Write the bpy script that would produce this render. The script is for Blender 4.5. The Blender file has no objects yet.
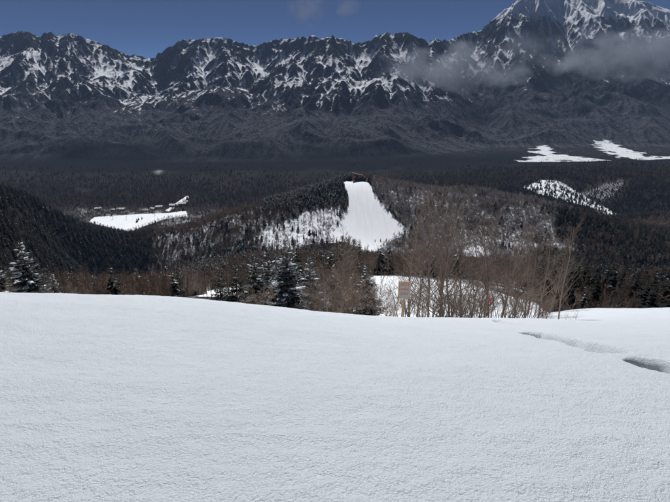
import bpy, math, random
import numpy as np
from mathutils import Vector

R = math.radians
scene = bpy.context.scene
COL = scene.collection

# ------------------------------------------------------------------ camera
PITCH = R(20.0)
FPX, CX, CY = 506.0, 335.0, 251.0          # photograph is 670 x 502
cam_d = bpy.data.cameras.new("camera")
cam_d.sensor_width = 36.0
cam_d.lens = 36.0 * FPX / 670.0
cam_d.clip_start = 0.1
cam_d.clip_end = 60000.0
cam = bpy.data.objects.new("camera", cam_d)
COL.objects.link(cam)
cam.location = (0, 0, 0)
cam.rotation_euler = (math.pi / 2 - PITCH, 0, 0)
scene.camera = cam

# ------------------------------------------------------------------ sky + sun
SUN_EL = R(45.0)
SUN_AZ = R(-5.0)                           # clockwise from +Y: ahead and to the left, the view is backlit
world = bpy.data.worlds.new("World")
scene.world = world
world.use_nodes = True
wn = world.node_tree
wn.nodes.clear()
sky = wn.nodes.new("ShaderNodeTexSky")
sky.sky_type = 'NISHITA'
sky.sun_disc = False
sky.sun_elevation = SUN_EL
sky.sun_rotation = SUN_AZ
sky.altitude = 4500.0
sky.air_density = 0.20
sky.dust_density = 0.0
sky.ozone_density = 6.5
bg = wn.nodes.new("ShaderNodeBackground")
bg.inputs[1].default_value = 0.05
wo = wn.nodes.new("ShaderNodeOutputWorld")
wn.links.new(sky.outputs[0], bg.inputs[0])
wn.links.new(bg.outputs[0], wo.inputs[0])

sun_d = bpy.data.lights.new("sun", 'SUN')
sun_d.energy = 5.0
sun_d.angle = R(0.5)
sun_d.color = (1.0, 0.99, 0.98)
sun = bpy.data.objects.new("sun", sun_d)
COL.objects.link(sun)
sdir = Vector((math.sin(SUN_AZ) * math.cos(SUN_EL), math.cos(SUN_AZ) * math.cos(SUN_EL), math.sin(SUN_EL)))
sun.rotation_euler = sdir.to_track_quat('Z', 'Y').to_euler()
sun.location = sdir * 200

vs = scene.view_settings
vs.view_transform = 'Standard'
vs.look = 'None'
vs.exposure = 0.06
vs.gamma = 1.0
scene.cycles.volume_bounces = 0
scene.cycles.max_bounces = 6
scene.cycles.volume_step_rate = 6.0
scene.cycles.volume_max_steps = 64

rng = np.random.default_rng(7)
random.seed(7)

# ------------------------------------------------------------------ small tools
def px(u, v, y):
    """point on the ray of photo pixel (u, v) at forward distance y"""
    dx, up = (u - CX) / FPX, (CY - v) / FPX
    fy = math.cos(PITCH) + up * math.sin(PITCH)
    return (dx / fy * y, y, (-math.sin(PITCH) + up * math.cos(PITCH)) / fy * y)

def to_px(x, y, z):
    c, s = math.cos(PITCH), math.sin(PITCH)
    d = y * c - z * s
    return CX + FPX * x / d, CY - FPX * (y * s + z * c) / d

def tanv(v):
    up = (CY - v) / FPX
    return (-math.sin(PITCH) + up * math.cos(PITCH)) / (math.cos(PITCH) + up * math.sin(PITCH))

def _hash(ix, iy, seed):
    h = (ix.astype(np.int64) * 374761393 + iy.astype(np.int64) * 668265263 + seed * 974634777) & 0xffffffff
    h = ((h ^ (h >> 13)) * 1274126177) & 0xffffffff
    h = ((h ^ (h >> 16)) * 2246822519) & 0xffffffff
    return (h ^ (h >> 15)) & 0xffffffff

def gnoise(x, y, seed=0):
    """gradient noise, about -1..1"""
    x = np.asarray(x, float); y = np.asarray(y, float)
    ix, iy = np.floor(x), np.floor(y)
    fx, fy = x - ix, y - iy
    ux = fx * fx * fx * (fx * (fx * 6 - 15) + 10)
    uy = fy * fy * fy * (fy * (fy * 6 - 15) + 10)
    def g(dx, dy):
        a = _hash(ix + dx, iy + dy, seed) * (2 * math.pi / 4294967296.0)
        return np.cos(a) * (fx - dx) + np.sin(a) * (fy - dy)
    a = g(0, 0) * (1 - ux) + g(1, 0) * ux
    b = g(0, 1) * (1 - ux) + g(1, 1) * ux
    return (a * (1 - uy) + b * uy) * 1.5

def fbm(x, y, oct=4, seed=0, gain=0.5, lac=2.03):
    s = 0; a = 1; n = 0
    for k in range(oct):
        s = s + a * gnoise(x, y, seed + 17 * k); n += a
        x = x * lac + 3.1; y = y * lac - 1.7; a *= gain
    return s / n

def ridged(x, y, oct=4, seed=0):
    s = 0; a = 1; n = 0
    for k in range(oct):
        s = s + a * (1 - np.abs(gnoise(x, y, seed + 13 * k))); n += a
        x = x * 2.07; y = y * 2.07; a *= 0.5
    return s / n

def sstep(a, b, x):
    t = np.clip((x - a) / (b - a), 0, 1)
    return t * t * (3 - 2 * t)

def grid_mesh(name, X, Y, Z, attrs=None, close=False):
    n, m = X.shape
    co = np.stack([X, Y, Z], -1).reshape(-1, 3).astype(np.float32)
    idx = np.arange(n * m).reshape(n, m)
    if close:
        nx = np.roll(idx, -1, 1)
        q = np.stack([idx[:-1], nx[:-1], nx[1:], idx[1:]], -1).reshape(-1, 4)
    else:
        q = np.stack([idx[:-1, :-1], idx[:-1, 1:], idx[1:, 1:], idx[1:, :-1]], -1).reshape(-1, 4)
    me = bpy.data.meshes.new(name)
    me.vertices.add(len(co)); me.vertices.foreach_set("co", co.ravel())
    me.loops.add(q.size); me.loops.foreach_set("vertex_index", q.ravel().astype(np.int32))
    me.polygons.add(len(q))
    me.polygons.foreach_set("loop_start", np.arange(0, q.size, 4, dtype=np.int32))
    me.polygons.foreach_set("use_smooth", np.ones(len(q), dtype=bool))
    me.update(calc_edges=True)
    for k, a in (attrs or {}).items():
        at = me.attributes.new(k, 'FLOAT', 'POINT')
        at.data.foreach_set("value", np.asarray(a, np.float32).ravel())
    return me

def in_poly(x, y, poly):
    x = np.asarray(x); y = np.asarray(y)
    r = np.zeros(x.shape, bool)
    n = len(poly)
    for i in range(n):
        x0, y0 = poly[i]; x1, y1 = poly[(i + 1) % n]
        c = ((y0 > y) != (y1 > y)) & (x < (x1 - x0) * (y - y0) / ((y1 - y0) or 1e-9) + x0)
        r ^= c
    return r

def poly_dist(x, y, poly):
    """signed distance to polygon, positive inside"""
    x = np.asarray(x, float); y = np.asarray(y, float)
    d = np.full(x.shape, 1e9)
    n = len(poly)
    for i in range(n):
        ax, ay = poly[i]; bx, by = poly[(i + 1) % n]
        ex, ey = bx - ax, by - ay
        t = np.clip(((x - ax) * ex + (y - ay) * ey) / (ex * ex + ey * ey + 1e-9), 0, 1)
        d = np.minimum(d, np.hypot(x - ax - t * ex, y - ay - t * ey))
    return np.where(in_poly(x, y, poly), d, -d)

def obj(name, me, mats, parent=None, **props):
    if not isinstance(mats, (list, tuple)):
        mats = [mats]
    if me is not None and len(me.materials) == 0:
        for m in mats:
            me.materials.append(m)
    o = bpy.data.objects.new(name, me)
    COL.objects.link(o)
    if parent is not None:
        o.parent = parent
    for k, v in props.items():
        o[k] = v
    return o

# ------------------------------------------------------------------ materials
def new_mat(name):
    m = bpy.data.materials.new(name); m.use_nodes = True
    nt = m.node_tree
    b = nt.nodes["Principled BSDF"]
    return m, nt, b

def N(nt, t, **kw):
    n = nt.nodes.new(t)
    for k, v in kw.items():
        setattr(n, k, v)
    return n

def noise_node(nt, scale, detail=4.0, rough=0.55, vec=None, dist=0.0):
    n = N(nt, "ShaderNodeTexNoise")
    n.inputs["Scale"].default_value = scale
    n.inputs["Detail"].default_value = detail
    n.inputs["Roughness"].default_value = rough
    n.inputs["Distortion"].default_value = dist
    if vec is not None:
        nt.links.new(vec, n.inputs["Vector"])
    return n.outputs[0]

def objco(nt, scale=None):
    tc = N(nt, "ShaderNodeTexCoord")
    if scale is None:
        return tc.outputs["Object"]
    mp = N(nt, "ShaderNodeMapping")
    mp.inputs["Scale"].default_value = scale
    nt.links.new(tc.outputs["Object"], mp.inputs["Vector"])
    return mp.outputs[0]

def ramp(nt, fac, stops):
    r = N(nt, "ShaderNodeValToRGB")
    els = r.color_ramp.elements
    while len(els) < len(stops):
        els.new(0.5)
    for e, (p, c) in zip(els, stops):
        e.position = p
        e.color = c if len(c) == 4 else (*c, 1)
    nt.links.new(fac, r.inputs[0])
    return r.outputs[0]

def mix(nt, fac, a, b):
    m = N(nt, "ShaderNodeMix", data_type='RGBA')
    for s, v in ((0, fac), (6, a), (7, b)):
        if isinstance(v, (int, float)):
            m.inputs[s].default_value = v
        elif isinstance(v, tuple):
            m.inputs[s].default_value = (*v, 1)
        else:
            nt.links.new(v, m.inputs[s])
    return m.outputs[2]

def mth(nt, op, a, b=0.0, clamp=False):
    m = N(nt, "ShaderNodeMath", operation=op, use_clamp=clamp)
    for i, v in enumerate((a, b)):
        if isinstance(v, (int, float)):
            m.inputs[i].default_value = v
        else:
            nt.links.new(v, m.inputs[i])
    return m.outputs[0]

def attr(nt, name):
    a = N(nt, "ShaderNodeAttribute"); a.attribute_name = name
    return a.outputs["Fac"]

def bump(nt, b, h, strength, dist):
    n = N(nt, "ShaderNodeBump")
    n.inputs["Strength"].default_value = strength
    n.inputs["Distance"].default_value = dist
    nt.links.new(h, n.inputs["Height"])
    nt.links.new(n.outputs[0], b.inputs["Normal"])
    return n

SNOW = (0.84, 0.865, 0.90)

def mat_snow_near():
    m, nt, b = new_mat("crusted_snow")
    co = objco(nt)
    f = noise_node(nt, 50.0, 5.0, 0.62, objco(nt, (1.0, 0.72, 1.0)))
    g = noise_node(nt, 190.0, 3.0, 0.7, co)
    h = mth(nt, 'ADD', mth(nt, 'MULTIPLY', f, 1.0), mth(nt, 'MULTIPLY', g, 0.22))
    bump(nt, b, h, 1.0, 0.048)
    c = noise_node(nt, 1.3, 4.0, 0.6, co)
    nt.links.new(ramp(nt, c, [(0.3, (0.775, 0.835, 0.90)), (0.7, (0.825, 0.88, 0.94))]), b.inputs["Base Color"])
    b.inputs["Roughness"].default_value = 0.42
    b.inputs["Specular IOR Level"].default_value = 0.35
    return m

def mat_plain(name, col, rough=0.7, var=0.25, scale=3.0, bumpd=0.0, metal=0.0):
    m, nt, b = new_mat(name)
    co = objco(nt)
    n = noise_node(nt, scale, 4.0, 0.6, co)
    lo = tuple(c * (1 - var) for c in col); hi = tuple(min(1, c * (1 + var)) for c in col)
    nt.links.new(ramp(nt, n, [(0.3, lo), (0.7, hi)]), b.inputs["Base Color"])
    b.inputs["Roughness"].default_value = rough
    b.inputs["Metallic"].default_value = metal
    if bumpd:
        bump(nt, b, n, 0.8, bumpd)
    return m

def mat_tree(name, col, var=0.35, rough=0.8):
    """colour varies from tree to tree"""
    m, nt, b = new_mat(name)
    oi = N(nt, "ShaderNodeObjectInfo")
    co = objco(nt)
    n = noise_node(nt, 2.2, 3.0, 0.6, co)
    f = mth(nt, 'ADD', mth(nt, 'MULTIPLY', oi.outputs["Random"], 0.6), mth(nt, 'MULTIPLY', n, 0.4))
    lo = tuple(c * (1 - var) for c in col); hi = tuple(min(1, c * (1 + var)) for c in col)
    nt.links.new(ramp(nt, f, [(0.1, lo), (0.9, hi)]), b.inputs["Base Color"])
    b.inputs["Roughness"].default_value = rough
    b.inputs["Specular IOR Level"].default_value = 0.05
    return m

def mat_midland():
    """wooded hills: clean snow where the attribute says so, else littered forest floor"""
    m, nt, b = new_mat("hill_ground")
    co = objco(nt)
    sn = attr(nt, "snow"); dk = attr(nt, "brush")
    big = noise_node(nt, 0.035, 5.0, 0.6, co)
    fine = noise_node(nt, 0.30, 5.0, 0.7, co)
    k = mth(nt, 'ADD', mth(nt, 'MULTIPLY', big, 0.5), mth(nt, 'MULTIPLY', fine, 0.5))
    k = mth(nt, 'SUBTRACT', mth(nt, 'ADD', k, mth(nt, 'MULTIPLY', dk, 1.0)), 0.5)
    brush = ramp(nt, fine, [(0.3, (0.020, 0.018, 0.017)), (0.7, (0.055, 0.047, 0.042))])
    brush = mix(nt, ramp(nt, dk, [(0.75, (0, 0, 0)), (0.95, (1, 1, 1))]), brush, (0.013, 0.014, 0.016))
    floor_ = mix(nt, ramp(nt, k, [(0.36, (0, 0, 0)), (0.56, (1, 1, 1))]), (0.72, 0.75, 0.80), brush)
    e = mth(nt, 'ADD', sn, mth(nt, 'MULTIPLY', mth(nt, 'SUBTRACT', fine, 0.5), 0.5))
    f = ramp(nt, e, [(0.45, (0, 0, 0)), (0.55, (1, 1, 1))])
    sc = ramp(nt, big, [(0.3, (0.80, 0.83, 0.87)), (0.7, (0.87, 0.885, 0.91))])
    trk = noise_node(nt, 1.0, 4.0, 0.6, objco(nt, (0.16, 0.012, 0.0)))
    sc = mix(nt, ramp(nt, trk, [(0.42, (1, 1, 1)), (0.56, (0, 0, 0))]), sc, (0.78, 0.81, 0.855))
    nt.links.new(mix(nt, f, floor_, sc), b.inputs["Base Color"])
    b.inputs["Roughness"].default_value = 0.7
    b.inputs["Specular IOR Level"].default_value = 0.0
    bump(nt, b, fine, 0.5, 0.35)
    return m

def mat_mountain():
    m, nt, b = new_mat("mountain_ground")
    co = objco(nt)
    sn = attr(nt, "snow"); fo = attr(nt, "forest")
    f1 = noise_node(nt, 0.022, 6.0, 0.68, co)
    f2 = noise_node(nt, 0.085, 5.0, 0.7, co)
    f3 = noise_node(nt, 0.10, 3.0, 0.6, objco(nt, (1.0, 0.45, 0.25)))
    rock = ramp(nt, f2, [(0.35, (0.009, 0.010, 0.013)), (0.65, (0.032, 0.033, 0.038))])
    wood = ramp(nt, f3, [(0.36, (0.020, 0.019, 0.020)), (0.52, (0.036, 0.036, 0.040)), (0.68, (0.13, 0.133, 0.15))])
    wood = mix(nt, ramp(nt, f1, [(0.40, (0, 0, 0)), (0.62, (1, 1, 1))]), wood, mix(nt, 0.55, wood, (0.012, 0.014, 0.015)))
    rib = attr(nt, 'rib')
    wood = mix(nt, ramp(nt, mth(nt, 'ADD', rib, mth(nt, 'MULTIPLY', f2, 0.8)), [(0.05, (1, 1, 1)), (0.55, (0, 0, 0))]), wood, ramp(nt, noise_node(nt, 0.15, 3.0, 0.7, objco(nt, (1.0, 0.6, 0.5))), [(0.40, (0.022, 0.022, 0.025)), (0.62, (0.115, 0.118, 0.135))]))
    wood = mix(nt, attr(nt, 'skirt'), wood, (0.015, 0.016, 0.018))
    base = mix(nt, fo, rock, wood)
    e = mth(nt, 'ADD', sn, mth(nt, 'MULTIPLY', mth(nt, 'SUBTRACT', f2, 0.5), 1.1))
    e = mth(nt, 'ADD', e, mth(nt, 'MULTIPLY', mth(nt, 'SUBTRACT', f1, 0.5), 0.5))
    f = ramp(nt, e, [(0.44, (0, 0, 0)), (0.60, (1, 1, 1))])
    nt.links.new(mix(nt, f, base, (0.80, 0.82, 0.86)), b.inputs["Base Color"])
    b.inputs["Roughness"].default_value = 0.8
    b.inputs["Specular IOR Level"].default_value = 0.0
    h = mth(nt, 'ADD', mth(nt, 'MULTIPLY', f2, 0.7), mth(nt, 'MULTIPLY', f3, 0.5))
    bump(nt, b, h, 0.9, 14.0)
    return m

M_SNOW = mat_snow_near()
M_MID = mat_midland()
M_MTN = mat_mountain()
M_BARK = mat_tree("grey_brown_bark", (0.17, 0.13, 0.105))
M_TWIG = mat_tree("brown_twigs", (0.26, 0.20, 0.162))
M_RIMTWIG = mat_tree("tan_grey_twigs", (0.205, 0.160, 0.132))
M_RIMBARK = mat_tree("tan_grey_bark", (0.23, 0.175, 0.14))
M_BIRCH = mat_tree("pale_birch_bark", (0.30, 0.225, 0.165), 0.25)
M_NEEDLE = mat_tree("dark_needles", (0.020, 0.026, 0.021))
M_NEEDLE_DK = mat_tree("vignette_dark_needles", (0.011, 0.013, 0.012))  # needle colour darkened to stand in for the vignette over the side slopes
M_FROST = mat_tree("frosted_needles", (0.19, 0.215, 0.245), 0.35)
M_TSNOW = mat_tree("snow_on_branches", (0.70, 0.73, 0.78), 0.12)
M_RIME = mat_tree("rimed_twigs", (0.40, 0.375, 0.37), 0.3)

# ------------------------------------------------------------------ the lie of the land
def near_h(x, y):
    """the open snow shoulder the camera stands on, rolling over about 19 m ahead"""
    r = np.hypot(x, y)
    b = 0.0045 - 0.0017 * sstep(8.5, 19, x)
    yy = np.maximum(y, 0)
    z = -1.6 - 0.347 * y - b * yy * yy
    xl = np.minimum(-0.8 * np.logaddexp(0, -x / 0.8), 0)
    z = z + 1.02 * (1 - np.exp(xl / 4.2)) * sstep(-2, 12, y)
    z = z - 0.022 * np.maximum(x, 0)
    z = z + 0.10 * gnoise(x / 6.0 + 4, y / 5.0, 3) + 0.04 * gnoise(x / 2.1, y / 1.6, 5)
    return z

CP = []
def cp(u, v, y): CP.append(px(u, v, y))
def cw(x, y, z): CP.append((x, y, z))
for p in [(0, 75, -45), (-60, 70, -37), (60, 78, -45), (-120, 60, -35), (120, 60, -40), (20, 97, -49.8), (45, 97, -50.2),
          (15, 118, -50.8), (40, 112, -51.5), (72, 92, -50), (-30, 120, -56), (-90, 120, -62), (120, 120, -64), (200, 120, -70), (-200, 120, -60),
          (30, 200, -90), (-60, 200, -95), (150, 200, -96), (0, 400, -163), (60, 400, -161), (200, 400, -168), (-100, 400, -176),
          (30, 600, -232), (40, 740, -280), (84, 800, -289), (160, 780, -277), (0, 800, -285), (44, 1050, -228.5), (74, 1052, -228.5), (66, 930, -257),
          (60, 1130, -240), (40, 1250, -300), (0, 1400, -400),
          (-700, 700, -140), (-800, 1200, -330), (-320, 200, -60), (-600, 300, -40), (-620, 1000, -275),
          (-680, 1500, -450), (-480, 1500, -450), (-400, 1600, -450), (-750, 1600, -450), (-560, 1380, -449), (-300, 1300, -430),
          (-600, 2200, -452), (0, 1700, -446), (0, 2300, -452), (700, 2500, -436), (1500, 2500, -430), (-1500, 2500, -440), (-1600, 1600, -400), (-1050, 1350, -400), (-1000, 1900, -440),
          (507, 1100, -345), (300, 1250, -350), (800, 1150, -330),
          (500, 350, -140), (650, 600, -235), (800, 900, -290), (1250, 1400, -330), (1700, 1900, -350), (900, 2250, -415), (400, 2100, -430)]:
    cw(*p)
for p in [(430, 192, 1050), (480, 194, 1000), (530, 205, 900), (560, 216, 850), (600, 241, 750), (640, 261, 650), (669, 274, 600),
          (440, 187, 1700), (500, 183, 1750), (580, 173, 1800), (668, 174, 1800), (545, 203, 1480), (600, 217, 1350), (640, 215, 1400),
          (300, 197, 1050), (270, 205, 1050), (230, 216, 1050), (205, 224, 1040), (170, 236, 1000), (130, 257, 950), (95, 286, 850),
          (200, 270, 600), (250, 262, 650), (150, 287, 450),
          (0, 190, 700), (0, 222, 600), (0, 262, 450), (50, 213, 900), (88, 234, 1080), (50, 253, 700), (78, 270, 760), (30, 287, 450), (60, 294, 520), (300, 262, 500)]:
    cp(*p)
CP = np.array(CP)
def _tps_fit(P, smooth):
    s = 500.0
    A = P[:, :2] / s
    d = np.hypot(A[:, None, 0] - A[None, :, 0], A[:, None, 1] - A[None, :, 1])
    K = np.where(d > 0, d * d * np.log(d + 1e-12), 0) + smooth * np.eye(len(P))
    Q = np.hstack([np.ones((len(P), 1)), A])
    M = np.block([[K, Q], [Q.T, np.zeros((3, 3))]])
    w = np.linalg.solve(M, np.concatenate([P[:, 2], np.zeros(3)]))
    return A, w, s
TA, TW, TS = _tps_fit(CP, 1e-4)
def tps(x, y):
    x = np.asarray(x, float) / TS; y = np.asarray(y, float) / TS
    z = TW[-3] + TW[-2] * x + TW[-1] * y
    for i in range(len(TA)):
        d2 = (x - TA[i, 0]) ** 2 + (y - TA[i, 1]) ** 2
        z = z + TW[i] * 0.5 * d2 * np.log(d2 + 1e-20)
    return z

PISTE = None
def mid_h(x, y):
    z = tps(x, y)
    rough = sstep(150, 500, np.hypot(x, y))
    z = z + rough * (9 * fbm(x / 190, y / 190, 4, 21) * sstep(2600, 1900, y) + 3 * fbm(x / 50, y / 50, 3, 41))
    pd = sstep(-30, 10, poly_dist(x, y, PISTE)) if PISTE is not None else 0.0
    z = tps(x, y) * pd + z * (1 - pd)
    # the valley floor is flat
    fl = sstep(-425, -441, z)
    z = z * (1 - fl) + fl * (-447 + 2.0 * fbm(x / 300, y / 300, 2, 9))
    return z

def land_h(x, y):
    x = np.asarray(x, float); y = np.asarray(y, float)
    t = sstep(42, 74, np.hypot(x, y))
    return near_h(x, y) * (1 - t) + mid_h(x, y) * t

def hit(u, v, y0=3.0, y1=2600.0, n=2600):
    """where the ray of pixel (u, v) first meets the land beyond distance y0"""
    ys = np.exp(np.linspace(math.log(y0), math.log(y1), n))
    k = px(u, v, 1.0)
    g = land_h(k[0] * ys, ys) - k[2] * ys
    i = np.argmax(g > 0)
    if not (g > 0).any():
        i = n - 1
    yy = ys[i]
    if i > 0 and g[i] > 0:
        yy = ys[i - 1] + (ys[i] - ys[i - 1]) * (-g[i - 1]) / (g[i] - g[i - 1] + 1e-12)
    return (k[0] * yy, yy)

# ------------------------------------------------------------------ clearings and pistes (world outlines)
def world_poly(pts, y0):
    return [hit(u, v, y0) for u, v in pts]
def flat_poly(pts, z):
    return [(px(u, v, 1.0)[0] * z / tanv(v), z / tanv(v)) for u, v in pts]

PISTE = world_poly([(342, 182.5), (369, 183.5), (374, 195), (390, 212), (408, 231), (395, 240), (382, 247), (374, 257), (365, 258),
                    (361, 247), (345, 240), (318, 243), (335, 228), (345, 214), (349, 203)], 560)
SPARSE = world_poly([(258, 232), (300, 214), (335, 207), (345, 215), (330, 242), (290, 250), (255, 246)], 560)
TERRACE = world_poly([(371, 277), (420, 281), (470, 288), (508, 298), (540, 308), (545, 316), (470, 317), (371, 316)], 60)
TERRACE = [(x, y + 4) for x, y in TERRACE[:5]] + [(x, y - 14) for x, y in TERRACE[5:]]
PATCH_A = world_poly([(518, 186), (540, 179), (562, 180), (578, 190), (592, 198), (612, 209), (623, 216), (612, 220), (592, 209), (565, 202), (530, 192)], 1150)
PATCH_B = world_poly([(575, 193), (598, 181), (618, 177), (633, 179), (622, 197), (606, 205)], 1150)
FIELD = world_poly([(95, 217), (140, 214), (168, 213), (186, 210.5), (188, 216), (165, 219), (150, 224), (127, 233), (112, 228), (88, 222)], 1150)
STRIP = flat_poly([(164.5, 211), (168.5, 212), (189.5, 197), (187, 195.5)], -447)
GAP = world_poly([(196, 297), (206, 291), (250, 284), (262, 290), (240, 297)], 60)
SHELF = world_poly([(614, 272), (640, 264), (660, 270), (645, 284), (626, 286)], 100)
SHELF2 = world_poly([(462, 252), (478, 247), (490, 254), (482, 262), (466, 262)], 100)
STREAKS = [world_poly(p, 350) for p in ([(0, 199.5), (17, 203), (17, 206), (0, 202.5)], [(42, 207), (68, 217), (67, 219.5), (41, 210)])]
SPECK = flat_poly([(143, 172), (158, 167), (175, 170), (166, 176), (150, 177)], -447)
SPECK2 = flat_poly([(60, 190), (80, 186), (102, 188), (98, 193), (75, 195)], -447)
CLEAN = [(STREAKS[0], 4.0, 1.0), (STREAKS[1], 3.0, 1.0), (SPECK, 60.0, 0.47), (SPECK2, 60.0, 0.42), (PISTE, 4.0, 1.0), (TERRACE, 2.0, 1.0), (FIELD, 9.0, 1.0), (STRIP, 5.0, 1.0), (GAP, 2.0, 1.0), (PATCH_A, 22.0, 0.58), (PATCH_B, 30.0, 0.46)]

def clean_snow(x, y):
    s = np.zeros(np.shape(x))
    wob = 5.0 * fbm(x / 22.0, y / 22.0, 3, 77)
    for poly, w, k in CLEAN:
        d = poly_dist(x, y, poly)
        s = np.maximum(s, k * sstep(-w, w, d + wob * min(1, w / 4)))
    return s

def open_wood(x, y):
    """0..1 where the wood thins out over snow"""
    s = np.zeros(np.shape(x))
    for poly, w in ((SPARSE, 14.0), (PATCH_B, 14.0), (SHELF, 8.0), (SHELF2, 8.0)):
        s = np.maximum(s, sstep(-w, w, poly_dist(x, y, poly) + 12 * fbm(x / 40.0, y / 40.0, 2, 88)))
    return s

# ------------------------------------------------------------------ near snow slope
def smooth_line(x, y, pts, w):
    """distance to a polyline and the running parameter"""
    d = np.full(np.shape(x), 1e9)
    for (ax, ay), (bx, by) in zip(pts[:-1], pts[1:]):
        ex, ey = bx - ax, by - ay
        t = np.clip(((x - ax) * ex + (y - ay) * ey) / (ex * ex + ey * ey), 0, 1)
        d = np.minimum(d, np.hypot(x - ax - t * ex, y - ay - t * ey))
    return d

ang = np.concatenate([np.linspace(-math.pi, R(-46), 40, endpoint=False), np.linspace(R(-46), R(46), 660), np.linspace(R(46), math.pi, 41)[1:-1]])
rad = np.concatenate([[0.02], np.exp(np.linspace(math.log(0.9), math.log(46), 620))])
RR, AA = np.meshgrid(rad, ang, indexing='ij')
X, Y = RR * np.sin(AA), RR * np.cos(AA)
Z = near_h(X, Y)
Z = Z + 0.020 * fbm(X / 0.30, Y / 0.22, 3, 11) + 0.010 * fbm(X / 0.085, Y / 0.075, 2, 15) * sstep(14, 8, RR)
Z = Z + 0.030 * fbm(X / 1.4 + 0.3 * Y, Y / 0.8, 3, 12)
PIT = np.zeros_like(Z); RIM = np.zeros_like(Z)
# the furrow of someone who went straight down, and a few older steps
TR = [[hit(531, 333), hit(556, 337), hit(580, 342.5), hit(603, 349)], [hit(652, 363.5), hit(664, 366.5), hit(690, 372), hit(740, 388)],
      [hit(498, 320.3), hit(514, 324)]]
for k, t in enumerate(TR):
    d = smooth_line(X + 0.06 * gnoise(X / 0.5, Y / 0.5, 31), Y + 0.06 * gnoise(X / 0.5 + 7, Y / 0.5, 32), t, 0.2)
    w = (0.36, 0.40, 0.26)[k] * (1 + 0.20 * gnoise(X * 0.9, Y * 0.9, 33))
    PIT = np.minimum(PIT, -(0.46, 0.38, 0.19)[k] * sstep(w, w * 0.48, d))
Z = Z + PIT
me = grid_mesh("snow_slope", X, Y, Z, close=True)
# close the tiny hole under the camera is 2 cm wide: left as is, buried in snow lumps
obj("snow_slope", me, M_SNOW, kind="structure")

# ------------------------------------------------------------------ wooded hills and valley floor
sv = np.linspace(-1.0, 1.0, 640)
yv = np.exp(np.linspace(math.log(36), math.log(2520), 520))
YY, SS = np.meshgrid(yv, sv, indexing='ij')
X, Y = SS * YY, YY
Z = land_h(X, Y)
Z = Z - 0.9 * sstep(46, 40, np.hypot(X, Y))         # tucks under the near slope
CLN = clean_snow(X, Y)
OPW = open_wood(X, Y)
zone_dark = np.maximum(sstep(-380, -460, X + 0.25 * (Y - 900)) * sstep(1500, 1250, Y), sstep(1050, 1250, Y) * sstep(150, 300, X))  # floor colour darkened on left gully and right hill in place of a vignette
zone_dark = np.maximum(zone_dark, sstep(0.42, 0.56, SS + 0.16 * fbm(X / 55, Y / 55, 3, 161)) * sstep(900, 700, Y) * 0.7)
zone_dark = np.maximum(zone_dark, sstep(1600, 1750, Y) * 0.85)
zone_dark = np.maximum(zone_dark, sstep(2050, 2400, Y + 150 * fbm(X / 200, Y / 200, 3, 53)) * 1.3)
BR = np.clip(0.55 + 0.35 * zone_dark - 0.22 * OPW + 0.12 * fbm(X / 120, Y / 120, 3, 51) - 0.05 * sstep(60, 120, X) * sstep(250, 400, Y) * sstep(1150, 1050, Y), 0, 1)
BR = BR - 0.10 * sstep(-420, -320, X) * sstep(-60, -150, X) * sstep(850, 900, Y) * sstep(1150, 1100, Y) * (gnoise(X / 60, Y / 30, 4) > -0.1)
me = grid_mesh("wooded_hills", X, Y, Z, {"snow": CLN, "brush": BR})
obj("wooded_hills", me, M_MID, kind="structure")

# running skyline of the land seen from the viewpoint, for culling trees nobody can see
TANH = np.maximum.accumulate(Z / YY, axis=0)
def hidden_by_land(x, y, ztop, margin):
    i = np.clip(np.searchsorted(yv, y) - 2, 0, len(yv) - 1)
    j = np.clip(np.round((x / y + 1.0) / 2.0 * (len(sv) - 1)).astype(int), 0, len(sv) - 1)
    return (ztop + margin) / y < TANH[i, j]

# ------------------------------------------------------------------ mountains
SKY_UV = [(-60, 40), (0, 37), (10, 36), (22, 32), (30, 34), (40, 38), (45, 35), (50, 32), (55, 36), (62, 37), (70, 34), (77, 36), (85, 40), (95, 43),
          (105, 46), (115, 52), (125, 55), (135, 57), (150, 60), (157, 57), (165, 51), (172, 47), (180, 41), (190, 41), (200, 40), (210, 40), (215, 39),
          (223, 39), (230, 41), (240, 44), (250, 47), (262, 46), (270, 42), (276, 40), (285, 41), (295, 39), (303, 38), (315, 37), (325, 39), (332, 38),
          (340, 39), (350, 42), (357, 44), (365, 42), (372, 40), (375, 36), (385, 34), (395, 35), (405, 34), (412, 36), (420, 39), (427, 43), (435, 40),
          (447, 41), (455, 37), (465, 34), (480, 29), (487, 24), (497, 16), (505, 10), (513, 4), (520, -1), (530, -5), (550, -9), (575, -9), (600, -6),
          (630, 0), (645, 2), (670, 10), (720, 30), (780, 50)]
su = np.array([px(u, v, 1.0)[0] for u, v in SKY_UV])
st = np.array([tanv(v) for u, v in SKY_UV])

sm = np.linspace(-0.98, 0.98, 980)
ym = np.concatenate([np.linspace(2500, 6900, 470), np.linspace(6950, 8200, 14)])
YY, SS = np.meshgrid(ym, sm, indexing='ij')
MX, MY = SS * YY, YY
Yr = np.interp(SS, [-1, -0.75, -0.35, 0.0, 0.12, 0.22, 0.30, 0.42, 0.7, 1.0], [4900, 4900, 5150, 4950, 5000, 5350, 5900, 6300, 6500, 6500])
Yr = Yr + 130 * gnoise(SS * 9, SS * 0 + 0.5, 61)
Zr = np.interp(SS, su, st) * Yr
Yf = np.interp(SS, [-1, -0.4, 0.1, 0.3, 1.0], [2560, 2560, 2640, 3050, 3200]) + 60 * gnoise(SS * 6, SS * 0 + 2.5, 63)
BASE = -447.0
wob = 260 * fbm(MX / 1500, MY / 1500, 3, 64)
t = np.clip((Yr - YY) / (Yr - Yf), -1, 1.2)
tw = np.clip((Yr - YY - wob * np.clip(t, 0, 1) * np.clip(1 - t, 0, 1) * 3.5) / (Yr - Yf), -1, 1.2)
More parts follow.
